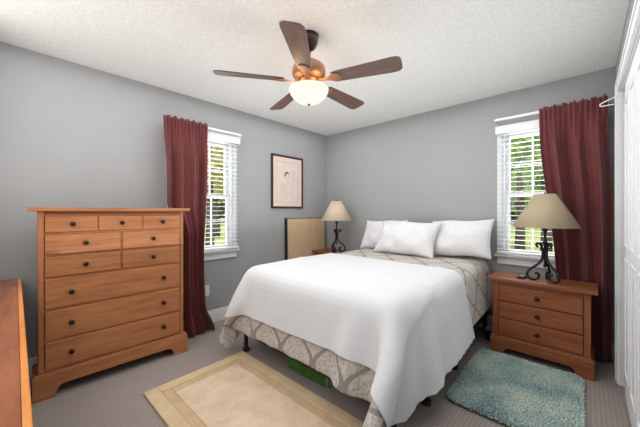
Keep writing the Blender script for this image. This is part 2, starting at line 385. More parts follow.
# ------------------------------------------------------------------ windows with blinds
def window(name, loc, rz, w, z0, z1, label):
    """local frame: width along x (centre 0), room side at -y, wall thickness toward +y"""
    root = bpy.data.objects.new(name, None); COL.objects.link(root); root.location = loc; root.rotation_euler = (0, 0, rz); struct(root)
    h = w/2
    b = MB()
    b.box(-h-.045, -h, -.018, 0, z0, z1+.055).box(h, h+.045, -.018, 0, z0, z1+.055).box(-h, h, -.018, 0, z1, z1+.055)
    b.box(-h, -h+.015, 0, T, z0, z1).box(h-.015, h, 0, T, z0, z1).box(-h+.015, h-.015, 0, T, z1-.015, z1).box(-h+.015, h-.015, .02, T, z0, z0+.015)
    b.build('window_frame', M['trim'], root, bevel=.003)
    b = MB(); b.box(-h-.065, h+.065, -.055, 0, z0-.026, z0).box(-h+.001, h-.001, 0, .02, z0-.026, z0+.001)
    b.build('window_sill', M['trim'], root, bevel=.005)
    b = MB(); b.box(-h-.045, h+.045, -.016, 0, z0-.10, z0-.026).box(-h-.045, h+.045, -.022, -.016, z0-.10, z0-.085)
    b.build('window_apron', M['trim'], root, bevel=.003)
    zm = (z0+z1)/2-.02
    for (a, c, yy) in ((z0+.015, zm+.02, .045), (zm-.02, z1-.015, .08)):
        b = MB(); s = .032
        xa, xb = -h+.015, h-.015
        b.box(xa, xa+s, yy, yy+.033, a, c).box(xb-s, xb, yy, yy+.033, a, c).box(xa+s, xb-s, yy, yy+.033, a, a+s).box(xa+s, xb-s, yy, yy+.033, c-s, c)
        for q in (1, 2):
            xm = xa+(xb-xa)*q/3; b.box(xm-.007, xm+.007, yy+.006, yy+.027, a+s, c-s)
        mz = (a+c)/2; b.box(xa+s, xb-s, yy+.007, yy+.026, mz-.007, mz+.007)
        sash = b.build('sash', M['trim'], root, bevel=.002)
        MB().box(xa+s, xb-s, yy+.015, yy+.018, a+s, c-s).build('pane', M['glass'], sash)
    # the blind: outside-mounted, valance, slats, ladder cords, bottom rail
    bl = thing('window_blind', label, 'blind', loc, rz, 'white slatted window blinds')
    hb = h+.038; zt = z1+.036
    b = MB(); b.box(-hb, hb, -.085, -.019, zt-.04, zt-.002); b.build('head_rail', M['blind'], bl, bevel=.002)
    b = MB(); b.box(-hb-.008, hb+.008, -.098, -.087, zt-.075, zt).box(-hb-.008, hb+.008, -.104, -.087, zt-.012, zt).box(-hb-.008, -hb-.001, -.087, -.022, zt-.075, zt).box(hb+.001, hb+.008, -.087, -.022, zt-.075, zt)
    b.build('valance', M['blind'], bl, bevel=.002)
    zb = z0+.012; n = 25; sm = None
    for k in range(n):
        z = zb+.045+(zt-.085-zb-.045)*k/(n-1)
        if sm is None:
            b = MB()
            pr = [(-.077+.044*i/6, .002*math.sin(PI*i/6)) for i in range(7)]
            poly = [(y, zz+.0013) for y, zz in pr]+[(y, zz-.0010) for y, zz in reversed(pr)]
            b.prism(poly, -hb, hb, 'yz'); o = b.build('slat', M['blind'], bl); sm = o
            for p_ in o.data.polygons: p_.use_smooth = False
        else:
            o = sm.copy(); COL.objects.link(o)
        o.location = (0, 0, z)
    MB().box(-hb, hb, -.081, -.029, zb, zb+.022).build('bottom_rail', M['blind'], bl, bevel=.003)
    for xs in (-hb+.11, hb-.11):
        b = MB(); b.box(xs-.0012, xs+.0012, -.0825, -.0812, zb, zt-.04).box(xs-.0012, xs+.0012, -.0288, -.0275, zb, zt-.04)
        b.build('ladder_cord', M['blind'], bl)
    return root
window('window_1', (0, sum(WL)/2, 0), PI/2, WL[1]-WL[0], *WZ, 'white slatted blind on the window of the left wall beside the framed picture')
window('window_2', (sum(WB)/2, 0, 0), 0, WB[1]-WB[0], *WZ, 'white slatted blind on the back window behind the lamp with the backlit shade')

# curtain rods: flat white rods with curved returns to the wall
def rod(loc, rz, half, label):
    b = MB(); prj = .135
    pts = [(-half, -.003, 0), (-half, -prj+.03, 0)]
    for k in range(1, 6):
        a = PI/2*k/5; pts.append((-half+.03-.03*math.cos(a), -prj+.03-.03*math.sin(a), 0))
    pts += [(-p[0], p[1], 0) for p in reversed(pts)]
    # flat oval section
    n = len(pts); rings = []
    for i, p in enumerate(pts):
        t = Vector(pts[min(i+1, n-1)])-Vector(pts[max(i-1, 0)]); t.normalize(); nx = Vector((t.y, -t.x, 0))
        rings.append([b.bm.verts.new(Vector(p)+nx*.005*math.cos(2*PI*k/10)+Vector((0, 0, .013*math.sin(2*PI*k/10)))) for k in range(10)])
    for i in range(n-1):
        for k in range(10): b.bm.faces.new((rings[i][k], rings[i][(k+1) % 10], rings[i+1][(k+1) % 10], rings[i+1][k]))
    b.bm.faces.new(rings[0]); b.bm.faces.new(rings[-1])
    root = thing('curtain_rod', label, 'curtain rod', loc, rz, 'flat white curtain rods')
    b.build('rod', M['trim'], root, smooth=True)
    for s in (-1, 1):
        MB().box(s*half-.009, s*half+.009, -.03, -.0005, -.02, -.0135).build('bracket', M['trim'], root)
    return root
ROD_L, ROD_B = 2.108, 2.142
rod((0, -2.02, ROD_L), PI/2, .40, 'flat white curtain rod above the window in the left wall')
rod((2.765, 0, ROD_B), 0, .405, 'flat white curtain rod above the back wall window')

# ------------------------------------------------------------------ curtains
def curtain(loc, rz, label, xl, xr, ztop, zrod, prj, folds, seed, depth, zbot=.012):
    """local: width along x, room side -y. xl/xr: functions of t (0 top .. 1 bottom)"""
    rnd = random.Random(seed); nx, nz = 150, 70
    ph = [rnd.uniform(0, 6.28) for _ in range(6)]
    P = np.zeros((nx, nz, 3)); uv = np.zeros((nx, nz, 2))
    for j in range(nz):
        t = j/(nz-1); z = ztop+(zbot-ztop)*t
        a, c = xl(t), xr(t)
        grow = min(1, max(0, (ztop-z-.05)/.35))
        for i in range(nx):
            s = i/(nx-1)
            sw = s+.012*math.sin(9*s+ph[3]+2*t)*grow
            f1 = math.sin(2*PI*folds*sw+ph[0]+.5*math.sin(3*t+ph[4])); f2 = math.sin(2*PI*folds*2.3*s+ph[1])
            f3 = math.sin(2*PI*folds*.5*s+ph[2]+1.5*t)
            gather = .007*math.sin(2*PI*13*s+ph[5]+math.sin(5*s))+.004*math.sin(2*PI*29*s)
            y = -prj+(1-grow)*gather - grow*(depth(t)*(.75*f1+.18*f2+.3*f3))
            y -= .003*math.exp(-((z-zrod)/.018)**2)
            y -= lean(t) if (lean := curtain.lean) else 0
            P[i, j] = (a+(c-a)*s+.008*math.sin(2*PI*folds*sw+ph[0]+PI/2)*grow, y, z+(.008*math.sin(2*PI*7*s+ph[1])+.006*math.sin(2*PI*17*s) if j == 0 else 0)+(.008*f1 if j == nz-1 else 0))
            uv[i, j] = (s, t)
    o = grid_mesh('curtain', P, M['curtain'], None, uv, .003)
    o.location = loc; o.rotation_euler = (0, 0, rz)
    return tag(o, label, 'curtain', 'burgundy curtains')
sm = lambda t, a, b: (lambda q: q*q*(3-2*q))(min(1, max(0, (t-a)/(b-a))))
curtain.lean = lambda t: .055*sm(t, .55, 1)
curtain((0, -2.025, 0), PI/2, 'burgundy curtain hanging behind the tall dresser at the left window',
        lambda t: -.438+.02*sm(t, 0, .3)+.118*sm(t, .38, .55), lambda t: -.018-.045*sm(t, .2, .75)+.10*sm(t, .86, 1), 2.14, ROD_L, .155, 3.2, 3, lambda t: .036+.010*t)
curtain.lean = lambda t: 0
curtain((2.765, 0, 0), 0, 'burgundy curtain hanging at the right side of the back window beside the closet',
        lambda t: -.045+.13*sm(t, 0, .75), lambda t: .395+.02*sm(t, .1, .4), 2.172, ROD_B, .15, 3.3, 11, lambda t: .038+.004*t)

# ------------------------------------------------------------------ chest furniture
def bracket_base(w, d, h, t=.02, foot=.11, arch=.075):
    """plinth with shaped bracket feet, front at y=-d, back at 0"""
    b = MB()
    def side(a0, a1, hh):
        pts = [(a0, 0), (a0+foot, 0)]
        for k in range(7):
            q = k/6*PI/2; pts.append((a0+foot+.045*(1-math.cos(q))*1.0, arch*math.sin(q)*.999+0))
        pts += [(a1-(p[0]-a0), p[1]) for p in reversed(pts[2:])] + [(a1-foot, 0), (a1, 0), (a1, hh), (a0, hh)]
        cl = []
        for p in pts:
            if not cl or (abs(p[0]-cl[-1][0])+abs(p[1]-cl[-1][1])) > 1e-5: cl.append(p)
        return cl
    b.prism(side(-w/2, w/2, h-.02), -d, -d+t, 'xz')
    for s in (-1, 1):
        x0, x1 = (s*w/2, s*(w/2-t)); b.prism(side(-d+t, 0, h-.02), min(x0, x1), max(x0, x1), 'yz')
    # top moulding lip that steps in
    b.box(-w/2, w/2, -d, 0, h-.02, h-.01).box(-w/2+.008, w/2-.008, -d+.008, 0, h-.01, h)
    return b
def knob(parent, x, y, z, r=.016):
    b = MB(); b.lathe([(0, -.03), (r*.6, -.029), (r, -.022), (r, -.017), (r*.7, -.011), (r*.4, -.007), (r*.45, -.002), (r*.8, 0)], 16, (x, y, z), 'y')
    return b.build('knob', M['knob'], parent, smooth=True)
def drawer(root, x0, x1, z0, z1, y, mat, knobs):
    b = MB(); b.box(x0, x1, y-.006, y+.014, z0, z1)
    d = b.build('drawer', mat, root, bevel=.004)
    for kx in knobs: knob(d, kx, y-.006, (z0+z1)/2)
    return d
DR = thing('dresser', 'tall cherry wood dresser with ten drawers standing against the left wall', 'dresser', (.21, -2.845, 0), PI/2-math.radians(1.2))
D = .22
bracket_base(.962, D+.022, .165).build('plinth', M['wood'], DR, bevel=.003)
b = MB()
b.box(-.455, -.435, -D+.02, 0, .165, 1.235).box(.435, .455, -D+.02, 0, .165, 1.235).box(-.435, .435, -.015, 0, .165, 1.235)
b.box(-.435, .435, -D+.022, -.015, 1.205, 1.235).box(-.435, .435, -D+.022, -.015, .165, .175)
b.build('carcass', M['wood_v'], DR)
for s in (-1, 1):
    b = MB(); b.box(min(s*.455, s*.425), max(s*.455, s*.425), -D, -D+.02, .165, 1.235); b.build('stile', M['wood_v'], DR, bevel=.004)
b = MB()
for z in (1.212, 1.089, .942, .792, .580, .371, .178):
    b.box(-.425, .425, -D+.004, -D+.022, z-.009, z+.004)
b.box(-.1455, -.1375, -D+.004, -D+.022, 1.093, 1.203).box(.1375, .1455, -D+.004, -D+.022, 1.093, 1.203)
b.box(-.004, .004, -D+.004, -D+.022, .796, .933).box(-.004, .004, -D+.004, -D+.022, .946, 1.080)
b.box(-.425, .425, -D+.03, -D+.035, .18, 1.2)
b.build('drawer_rail', M['wood'], DR)
b = MB(); b.box(-.425, .425, -D+.002, -D+.02, 1.216, 1.235)
for k in range(56):                     # carved rope of small slanted beads
    x = -.418+k*.0152; b.prism([(x, 1.2185), (x+.007, 1.2185), (x+.0125, 1.232), (x+.0055, 1.232)], -D-.003, -D+.002, 'xz')
b.build('carved_moulding', M['wood_red'], DR)
b = MB(); b.box(-.502, .502, -D-.028, 0, 1.238, 1.262).box(-.478, .478, -D-.012, 0, 1.235, 1.238); b.build('dresser_top', M['wood'], DR, bevel=.008, seg=3)
Y = -D
for k in range(3):
    x0 = -.425+.2835*k; drawer(DR, x0+.003, x0+.280, 1.095, 1.202, Y, M['wood'], [x0+.1415])
for (z0, z1) in ((.948, 1.078), (.798, .931)):
    drawer(DR, -.422, -.006, z0, z1, Y, M['wood'], [-.214]); drawer(DR, .006, .422, z0, z1, Y, M['wood'], [.214])
for (z0, z1) in ((.586, .781), (.377, .569), (.184, .360)):
    drawer(DR, -.422, .422, z0, z1, Y, M['wood'], [-.29, .29])

NS = thing('nightstand', 'cherry nightstand with three drawers on the right of the bed under the back window', 'nightstand', (2.748, -.205, 0), math.radians(-1.0), 'cherry nightstands')
Dn = .31
bracket_base(.668, Dn+.022, .150, foot=.10, arch=.06).build('plinth', M['wood_red'], NS, bevel=.003)
b = MB()
b.box(-.315, -.297, -Dn+.02, 0, .15, .625).box(.297, .315, -Dn+.02, 0, .15, .625).box(-.297, .297, -.015, 0, .15, .625).box(-.297, .297, -Dn+.02, -.015, .15, .16)
b.build('carcass', M['wood_red_v'], NS)
for s in (-1, 1):
    b = MB(); b.box(min(s*.315, s*.275), max(s*.315, s*.275), -Dn, -Dn+.02, .15, .625); b.build('stile', M['wood_red_v'], NS, bevel=.003)
b = MB()
for z0, z1 in ((.15, .162), (.307, .313), (.451, .457), (.597, .625)): b.box(-.275, .275, -Dn+.004, -Dn+.02, z0, z1)
b.box(-.275, .275, -Dn+.026, -Dn+.03, .16, .6)
b.build('drawer_rail', M['wood_red'], NS)
b = MB(); b.box(-.352, .352, -Dn-.03, 0, .628, .655).box(-.325, .325, -Dn-.012, 0, .625, .628); b.build('nightstand_top', M['wood_red'], NS, bevel=.007, seg=3)
for z0, z1 in ((.165, .304), (.316, .448), (.460, .594)): drawer(NS, -.272, .272, z0, z1, -Dn, M['wood_red'], [0])
NS2 = dup(NS, (.415, -.06, 0), 0, 'cherry nightstand mostly hidden behind the bed in the far left corner')

# foreground table at the left edge
TB = thing('table', 'long reddish wooden table with polished top at the left edge of the photo', 'table', (1.06, -3.375, 0))
b = MB(); b.box(-1.03, 1.13, -.62, -.019, .722, .75)
b.build('table_top', M['wood_table'], TB)
b = MB(); b.box(-1.03, 1.13, -.0185, 0, .720, .7505); b.build('lit_edge_strip', M['wood_lit_edge'], TB, bevel=.004)  # strip in lighter wood colour, painting the table edge as lit
b = MB(); b.box(-.95, 1.05, -.56, -.54, .63, .722).box(-.95, 1.05, -.08, -.06, .63, .722).box(-.97, -.95, -.56, -.06, .63, .722).box(1.05, 1.07, -.56, -.06, .63, .722)
b.build('apron', M['wood_table'], TB, bevel=.003)
for sx in (-.96, 1.06):
    for sy in (-.55, -.07):
        b = MB(); b.prism([(sx-.018, sy-.018), (sx+.018, sy-.018), (sx+.018, sy+.018), (sx-.018, sy+.018)], 0, .05)
        b.box(sx-.028, sx+.028, sy-.028, sy+.028, .05, .63); b.build('leg', M['wood_table'], TB, bevel=.004)

# ------------------------------------------------------------------ bed
BX0, BX1, BY0, BY1 = .80, 2.30, -2.04, -.04
BC = ((BX0+BX1)/2, 0, 0)
BED = thing('bed', 'low metal framed bed with box spring and mattress against the back wall', 'bed', (BC[0], 0, 0))
hx = (BX1-BX0)/2
b = MB()
for s in (-1, 1): b.box(min(s*hx, s*(hx-.035)), max(s*hx, s*(hx-.035)), BY0, BY1, .165, .20)
for y in (BY0, -1.05, BY1-.035): b.box(-hx+.035, hx-.035, y, y+.035, .165, .195)
b.build('bed_frame', M['black'], BED, bevel=.003)
for x in (-hx+.03, 0, hx-.03):
    for y in (BY0+.03, -1.05, BY1-.05):
        if x == 0 and y != -1.05: continue
        b = MB(); b.lathe([(.018, .165), (.018, .03), (.03, .028), (.03, .0), (0, 0)][::-1], 14, (x, y, 0)); b.build('leg', M['black'], BED)
for x in (hx-.02,):
    b = MB(); b.lathe([(.018, .165), (.018, .03), (.03, .028), (.03, .0), (0, 0)][::-1], 14, (x, -1.60, 0)); b.build('leg', M['black'], BED)
b = MB(); b.box(-hx+.005, hx-.005, BY0+.005, BY1, .201, .425); b.build('box_spring', M['ticking'], BED, bevel=.03, seg=4)
b = MB(); b.box(-hx, hx, BY0, BY1, .43, .715); b.build('mattress', M['mattress'], BED, bevel=.085, seg=6)

# comforter: relaxed as a sheet over the mattress
def drape():
    sp = .034; topz = .715+.02; R = .07
    eL, eF = .32, .50
    us = np.arange(BX0-eL, BX1+.64, sp); vs = np.arange(BY1-.02, BY0-eF, -sp)
    n, m = len(us), len(vs)
    # sheet coordinates: the right overhang grows towards the foot
    U, V = np.meshgrid(us, vs, indexing='ij')
    tv = (V-vs[0])/(vs[-1]-vs[0])
    grow = np.where(U > BX1, 1-(.17*(1-tv)), 1)
    U = np.where(U > BX1, BX1+(U-BX1)*grow, U)
    cx = np.clip(U, BX0+.04, BX1-.04); cy = np.maximum(V, BY0+.04)
    ex, ey = U-cx, V-cy; rho = np.hypot(ex, ey)+1e-9
    dx, dy = ex/rho, ey/rho
    arc = np.minimum(rho, R*PI/2)
    out = R*np.sin(arc/R); dz = R*(1-np.cos(arc/R)); ext = np.maximum(0, rho-R*PI/2)
    rs = np.random.RandomState(4)
    corner = (np.abs(ex) > 1e-6) & (np.abs(ey) > 1e-6)
    out = out+ext*np.where(corner, .14, .04)
    P = np.stack([cx+dx*out, cy+dy*out, topz-dz-ext*.97], -1)
    P[..., 1] -= np.where(corner & (ex > 0), ext*.22*2*np.abs(dx*dy), 0)
    P += rs.normal(0, .0012, P.shape)
    P[..., 2] = np.maximum(P[..., 2], .012)
    rest = np.stack([U, V], -1)
    C = []
    for di, dj, k in ((1, 0, 1.), (0, 1, 1.), (1, 1, .5), (1, -1, .5), (2, 0, .16), (0, 2, .16), (4, 0, .05), (0, 4, .05)):
        q = max(abs(di), abs(dj))
        for par in (0, 1):
            if di: ii = np.array([i for i in range(n-di) if (i//q) % 2 == par]); jj = np.arange(m) if dj == 0 else (np.arange(m-1) if dj > 0 else np.arange(1, m))
            else: ii = np.arange(n); jj = np.array([j for j in range(m-dj) if (j//q) % 2 == par])
            I, J = np.meshgrid(ii, jj, indexing='ij'); A = (I*m+J).ravel(); B = ((I+di)*m+J+dj).ravel()
            l = np.linalg.norm(rest.reshape(-1, 2)[A]-rest.reshape(-1, 2)[B], axis=1)
            C.append((A, B, l, k))
    X = P.reshape(-1, 3).copy(); Vv = np.zeros_like(X)
    c = np.array([(BX0+BX1)/2, (BY0+1.0)/2, (topz-.1)/2]); hb = np.array([(BX1-BX0)/2, (1.0-BY0)/2, (topz+.1)/2]); r = .095; th = .004
    def collide(X, X0):
        fl_ = np.clip((topz-.10-X[:, 2])/.5, 0, 1)
        hv = np.stack([hb[0]+.09*fl_*np.clip((X[:, 1]+2.0)/.6, 0, 1), hb[1]+.05*fl_, hb[2]+0*fl_], 1)
        q = np.abs(X-c)-(hv-r); s = np.sign(X-c)
        qp = np.maximum(q, 0); d = np.linalg.norm(qp, axis=1)+np.minimum(q.max(1), 0)-r
        ins = d < th
        g = qp*s; gl = np.linalg.norm(g, axis=1, keepdims=True)
        ax = np.argmax(q, 1); alt = np.zeros_like(X); alt[np.arange(len(X)), ax] = s[np.arange(len(X)), ax]
        g = np.where(gl > 1e-7, g/np.maximum(gl, 1e-7), alt)
        X[ins] += g[ins]*(th-d[ins])[:, None]
        fr = ins & (g[:, 2] > .6)
        X[fr, :2] = X0[fr, :2]*.85+X[fr, :2]*.15
        lo = X[:, 2] < .012; X[lo, 2] = .012; X[lo, :2] = X0[lo, :2]*.5+X[lo, :2]*.5
        X[:, 1] = np.minimum(X[:, 1], -.03)
        ft = X[:, 1] < -1.9; X[ft, 0] = np.minimum(X[ft, 0], BX1+.055)
    for st in range(170):
        X0 = X.copy(); Vv[:, 2] -= .0009; X = X+Vv
        for it in range(7):
            for A, B, l, k in C:
                d = X[B]-X[A]; ln = np.linalg.norm(d, axis=1)
                e = (.5*k*(ln-l)/np.maximum(ln, 1e-6))[:, None]*d
                X[A] += e; X[B] -= e
            collide(X, X0)
        Vv = (X-X0)*.88
    return X.reshape(n, m, 3), U, V
CP, CU, CV = drape()
def lap(P, k):
    for _ in range(k):
        Q = P.copy(); Q[1:-1, 1:-1] = .5*P[1:-1, 1:-1]+.125*(P[2:, 1:-1]+P[:-2, 1:-1]+P[1:-1, 2:]+P[1:-1, :-2]); P = Q
    return P
CP = lap(CP, 1)
nc = int((BX1+.47-(BX0-.32))/.034)
com = grid_mesh('comforter', CP[:nc], M['ogee'], None, np.stack([CU, CV], -1)[:nc], .008, 1)
tag(com, 'taupe comforter with a paler ogee pattern spread over the bed under the white blanket', 'comforter')
def sample(G, a, b):
    n, m = G.shape[:2]; a = np.clip(a, 0, n-1.001); b = np.clip(b, 0, m-1.001)
    i, j = a.astype(int), b.astype(int); fa, fb = (a-i)[..., None], (b-j)[..., None]
    return G[i, j]*(1-fa)*(1-fb)+G[i+1, j]*fa*(1-fb)+G[i, j+1]*(1-fa)*fb+G[i+1, j+1]*fa*fb
def normals(P):
    du = np.gradient(P, axis=0); dv = np.gradient(P, axis=1); N = np.cross(dv, du)
    return N/np.maximum(np.linalg.norm(N, axis=-1, keepdims=True), 1e-9)
def blanket():
    n, m = CP.shape[:2]
    nu, nv = 150, 120
    s, t = np.meshgrid(np.linspace(0, 1, nu), np.linspace(0, 1, nv), indexing='ij')
    iu = lambda x: (x-(BX0-.32))/.034
    jv = lambda y: ((BY1-.02)-y)/.034
    a0 = iu(BX0-.23); 
    vhead = -.93-.02*s; vfoot = BY0-.295-.02*np.sin(5*s)
    v = vhead+(vfoot-vhead)*t
    a1 = iu(BX1+.54)-.30*np.abs(np.sin(t*PI*15))-1.2*(1-t)-.8*np.clip((t-.62)/.38, 0, 1)**1.5
    ia = a0+(a1-a0)*s; jb = jv(v)
    Ps = lap(CP, 2); N = normals(Ps)
    sg = np.sign(N[n//2, m//3, 2]); N = N*sg
    N = lap(N, 2); N /= np.maximum(np.linalg.norm(N, axis=-1, keepdims=True), 1e-9)
    P = sample(Ps, ia, jb)+sample(N, ia, jb)*.017
    wr = (np.sin(ia*.21+jb*.06+2*np.sin(jb*.08))*np.sin(jb*.10+1)*.006+.007*np.exp(-((ia-52-.25*(jb-40))/1.2)**2)*np.clip((jb-34)/10, 0, 1)+.005*np.exp(-((jb-38-.12*ia)/1.0)**2))
    P = P+sample(N, ia, jb)*(np.abs(wr))[..., None]
    return P, np.stack([s, t], -1)
BP, BUV = blanket()
bl = grid_mesh('blanket', BP, M['blanket'], None, BUV, .004, 1)
tag(bl, 'smooth white blanket laid over the foot half of the bed and hanging down its sides', 'blanket')

def pillow(loc, w, h, th, tilt, yaw, roll, seed, label):
    rs = np.random.RandomState(seed); n, m = 41, 33
    u, v = np.meshgrid(np.linspace(-1, 1, n), np.linspace(-1, 1, m), indexing='ij')
    edge = np.clip((1-np.abs(u)**2.6)*(1-np.abs(v)**2.6), 0, 1)**.5
    wr = np.zeros_like(u)
    for k in range(7):
        a = rs.uniform(0, PI); f = rs.uniform(3, 9); wr += np.sin((u*math.cos(a)*w/h+v*math.sin(a))*f+rs.uniform(0, 6.28)+1.2*np.sin(2.5*u+k))*.0055
    px = u*w/2*(1-.07*(1-v**2)*0-.09*(1-v**2)*np.abs(u)**3); py = v*h/2*(1-.10*(1-u**2)*np.abs(v)**3+.02*np.sin(5*u+seed))
    b = MB(); top = {}; bot = {}
    for i in range(n):
        for j in range(m):
            z = edge[i, j]*th/2
            rim = i in (0, n-1) or j in (0, m-1)
            tp = b.bm.verts.new((px[i, j], py[i, j], z+wr[i, j]*edge[i, j])); top[i, j] = tp
            bot[i, j] = tp if rim else b.bm.verts.new((px[i, j], py[i, j], -z*.9))
    for i in range(n-1):
        for j in range(m-1):
            b.bm.faces.new((top[i, j], top[i+1, j], top[i+1, j+1], top[i, j+1]))
            b.bm.faces.new((bot[i, j], bot[i, j+1], bot[i+1, j+1], bot[i+1, j]))
    o = b.build('pillow', M['pillow'], None, smooth=True)
    o.location = loc; o.rotation_euler = (Matrix.Rotation(yaw, 3, 'Z') @ Matrix.Rotation(tilt, 3, 'X') @ Matrix.Rotation(roll, 3, 'Z')).to_euler()
    return tag(o, label, 'pillow', 'white bed pillows')
R_ = math.radians
pillow((1.10, -.135, .93), .62, .43, .16, R_(62), 0, R_(2), 1, 'white pillow at the left end, partly behind the middle pillow')
pillow((1.525, -.35, .93), .72, .44, .18, R_(56), R_(2), R_(-1), 2, 'white middle pillow leaning in front of the left pillow')
pillow((2.045, -.18, .95), .64, .44, .18, R_(60), R_(-1), R_(3), 3, 'white pillow at the right end, nearest the window')

# ------------------------------------------------------------------ things under and beside the bed
GB = thing('storage_box', 'bright green box with pale end pushed under the foot of the bed', 'box', (1.50, -1.80, 0), R_(2))
MB().box(-.2, .2, -.13, .13, 0, .125).build('box_body', M['green'], GB, bevel=.004)
MB().box(.2005, .206, -.13, .13, 0, .125).build('end_panel', M['boxgrey'], GB)
MB().box(-.205, .208, -.134, .134, .126, .14).build('lid', M['black'], GB, bevel=.003)
SB = thing('storage_box', 'small grey box on the floor between the bed and the right nightstand', 'box', (2.365, -.22, 0))
MB().box(-.04, .04, -.11, .11, 0, .10).build('box_body', M['black'], SB, bevel=.004)
MB().box(-.044, .044, -.115, .115, .10, .122).build('lid', M['grey'], SB, bevel=.004)

# ------------------------------------------------------------------ lamps
def table_lamp(loc, rz, label, mat):
    r = thing('table_lamp', label, 'lamp', loc, rz, 'iron scroll table lamps')
    prof = [(.046, .282), (.058, .297), (.05, .315), (.03, .305), (.017, .265), (.0155, .22), (.024, .175), (.055, .135), (.098, .10), (.122, .06), (.112, .024), (.078, .0112), (.048, .024), (.041, .052), (.056, .068), (.068, .058)]
    for k in range(3):
        a = 2*PI*k/3+PI/6
        pts = [(p.x*math.cos(a), p.x*math.sin(a), p.y) for p in spline([(x, z, 0) for x, z in prof], 5)]
        n = len(pts); rad = [.0098*(.75+.25*min(1, min(i, n-1-i)/6)) for i in range(n)]
        MB().tube(pts, rad, 8).build('scroll_leg', M['iron'], r, smooth=True)
    MB().lathe([(0, .115), (.008, .118), (.013, .13), (.0085, .142), (.0085, .30), (.016, .31), (.016, .33), (.009, .345), (.009, .40), (.016, .405), (.016, .44), (.010, .45), (0, .45)], 14).build('stem', M['iron'], r, smooth=True)
    b = MB()
    for s in (-1, 1): b.tube(spline([(s*.014, 0, .44), (s*.05, 0, .52), (s*.045, 0, .62), (0, 0, .723)], 4), .0018, 6)
    b.build('harp', M['iron'], r)
    MB().lathe([(.0, .45), (.012, .46), (.028, .51), (.03, .535), (.02, .565), (0, .575)], 16).build('bulb', M['plastic'], r, smooth=True)
    sh = MB().lathe([(.225, .45), (.072, .722), (.070, .722), (.223, .45)], 48, closed=True).build('lamp_shade', mat, r, smooth=True)
    sh.data.polygons.foreach_set('use_smooth', [True]*len(sh.data.polygons))
    b = MB()
    for k in range(3):
        a = 2*PI*k/3; b.tube([(.0, .0, .723), (.071*math.cos(a), .071*math.sin(a), .719)], .0016, 6)
    b.build('shade_spider', M['iron'], sh)
    MB().lathe([(0, .723), (.008, .725), (.005, .729), (.007, .734), (0, .739)], 12).build('finial', M['iron'], sh, smooth=True)
    return r
table_lamp((.445, -.295, .655), R_(12), 'black iron scroll lamp with cream shade in the far left corner', M['shade'])
table_lamp((2.783, -.418, .655), R_(50), 'iron scroll lamp with backlit shade standing before the back window', M['shade_backlit'])
CK = thing('alarm_clock', 'small dark device lying on the right nightstand left of the lamp', 'clock', (2.625, -.41, .655), R_(-12))
b = MB(); b.prism([(-.028, 0), (.028, 0), (.026, .012), (.018, .02), (-.02, .02), (-.027, .012)], -.034, .034, 'xz'); b.build('case', M['black'], CK, bevel=.003)
MB().box(-.017, .015, -.026, .026, .0202, .0225).build('display', M['grey'], CK)

# ------------------------------------------------------------------ pictures and panel on the left wall
def _art():
    m, nt, p = new_mat('sketch_on_paper'); v = coords(nt)
    n1 = noise(nt, v, 9, 4, .6); n2 = noise(nt, v, 3.0, 2)
    a = ramp(nt, n1, [(.40, lin(226, 212, 200)), (.6, lin(216, 204, 196))])
    nt.links.new(mixc(nt, math_n(nt, 'MULTIPLY', n2, .4), a, lin(214, 196, 186)), p.inputs['Base Color']); p.inputs['Roughness'].default_value = .8; return m
M['art'] = _art(); M['pencil'] = plain('red_brown_pencil', lin(186, 160, 150), .9, .1, 30); M['darkpencil'] = plain('brown_crayon', lin(128, 100, 88), .9, .2, 30); M['mauve'] = plain('mauve_wash', lin(206, 192, 194), .9, .08, 20)
PF = thing('picture', 'pale pencil figure sketch in a dark wood frame on the left wall', 'picture', (.001, -.83, 1.637), PI/2)
def ring(hx_, hz, t, y0, y1):
    b = MB(); b.box(-hx_, hx_, y0, y1, hz-t, hz).box(-hx_, hx_, y0, y1, -hz, -hz+t).box(-hx_, -hx_+t, y0, y1, -hz+t, hz-t).box(hx_-t, hx_, y0, y1, -hz+t, hz-t); return b
ring(.283, .362, .026, -.024, 0).build('picture_frame', M['frame'], PF, bevel=.004)
ring(.2565, .3355, .06, -.014, -.006).build('picture_mat', M['mat'], PF)
art = MB().box(-.1965, .1965, -.010, -.006, -.2755, .2755).build('artwork', M['art'], PF)
ring(.1965, .2755, .004, -.0125, -.0102).build('mat_line', M['pencil'], PF)
b = MB()
def stroke(pts, r=.0014): b.tube([(x, -.0108, z) for x, z, _ in spline([(x, z, 0) for x, z in pts], 5)], r, 5)
stroke([(-.045, .07), (-.055, .10), (-.035, .135), (0, .14), (.02, .12), (.018, .09), (.022, .07), (.01, .045), (-.01, .04)])
stroke([(-.045, .07), (-.05, .03), (-.09, -.01), (-.12, -.08), (-.135, -.17), (-.14, -.24)])
stroke([(-.01, .04), (.0, .01), (.05, -.03), (.075, -.09), (.06, -.16), (.08, -.24)])
stroke([(-.06, -.02), (-.05, -.10), (-.01, -.15), (.03, -.13), (.06, -.16)])
stroke([(-.10, -.06), (-.07, -.13), (-.08, -.22)]); stroke([(.0, -.17), (-.02, -.21), (.01, -.25)])
stroke([(.10, .20), (.085, .12), (.10, .04), (.085, -.02)]); stroke([(.125, .17), (.115, .10), (.13, .03)]); stroke([(.105, .16), (.125, .145), (.11, .12), (.13, .09)])
b.build('pencil_lines', M['pencil'], PF)
b = MB(); b.prism([(-.058, .075), (-.062, .105), (-.04, .138), (-.005, .148), (.024, .128), (.026, .108), (.005, .118), (-.02, .112), (-.035, .09), (-.045, .068)], -.0112, -.0101, 'xz'); b.build('hair_shading', M['darkpencil'], PF)

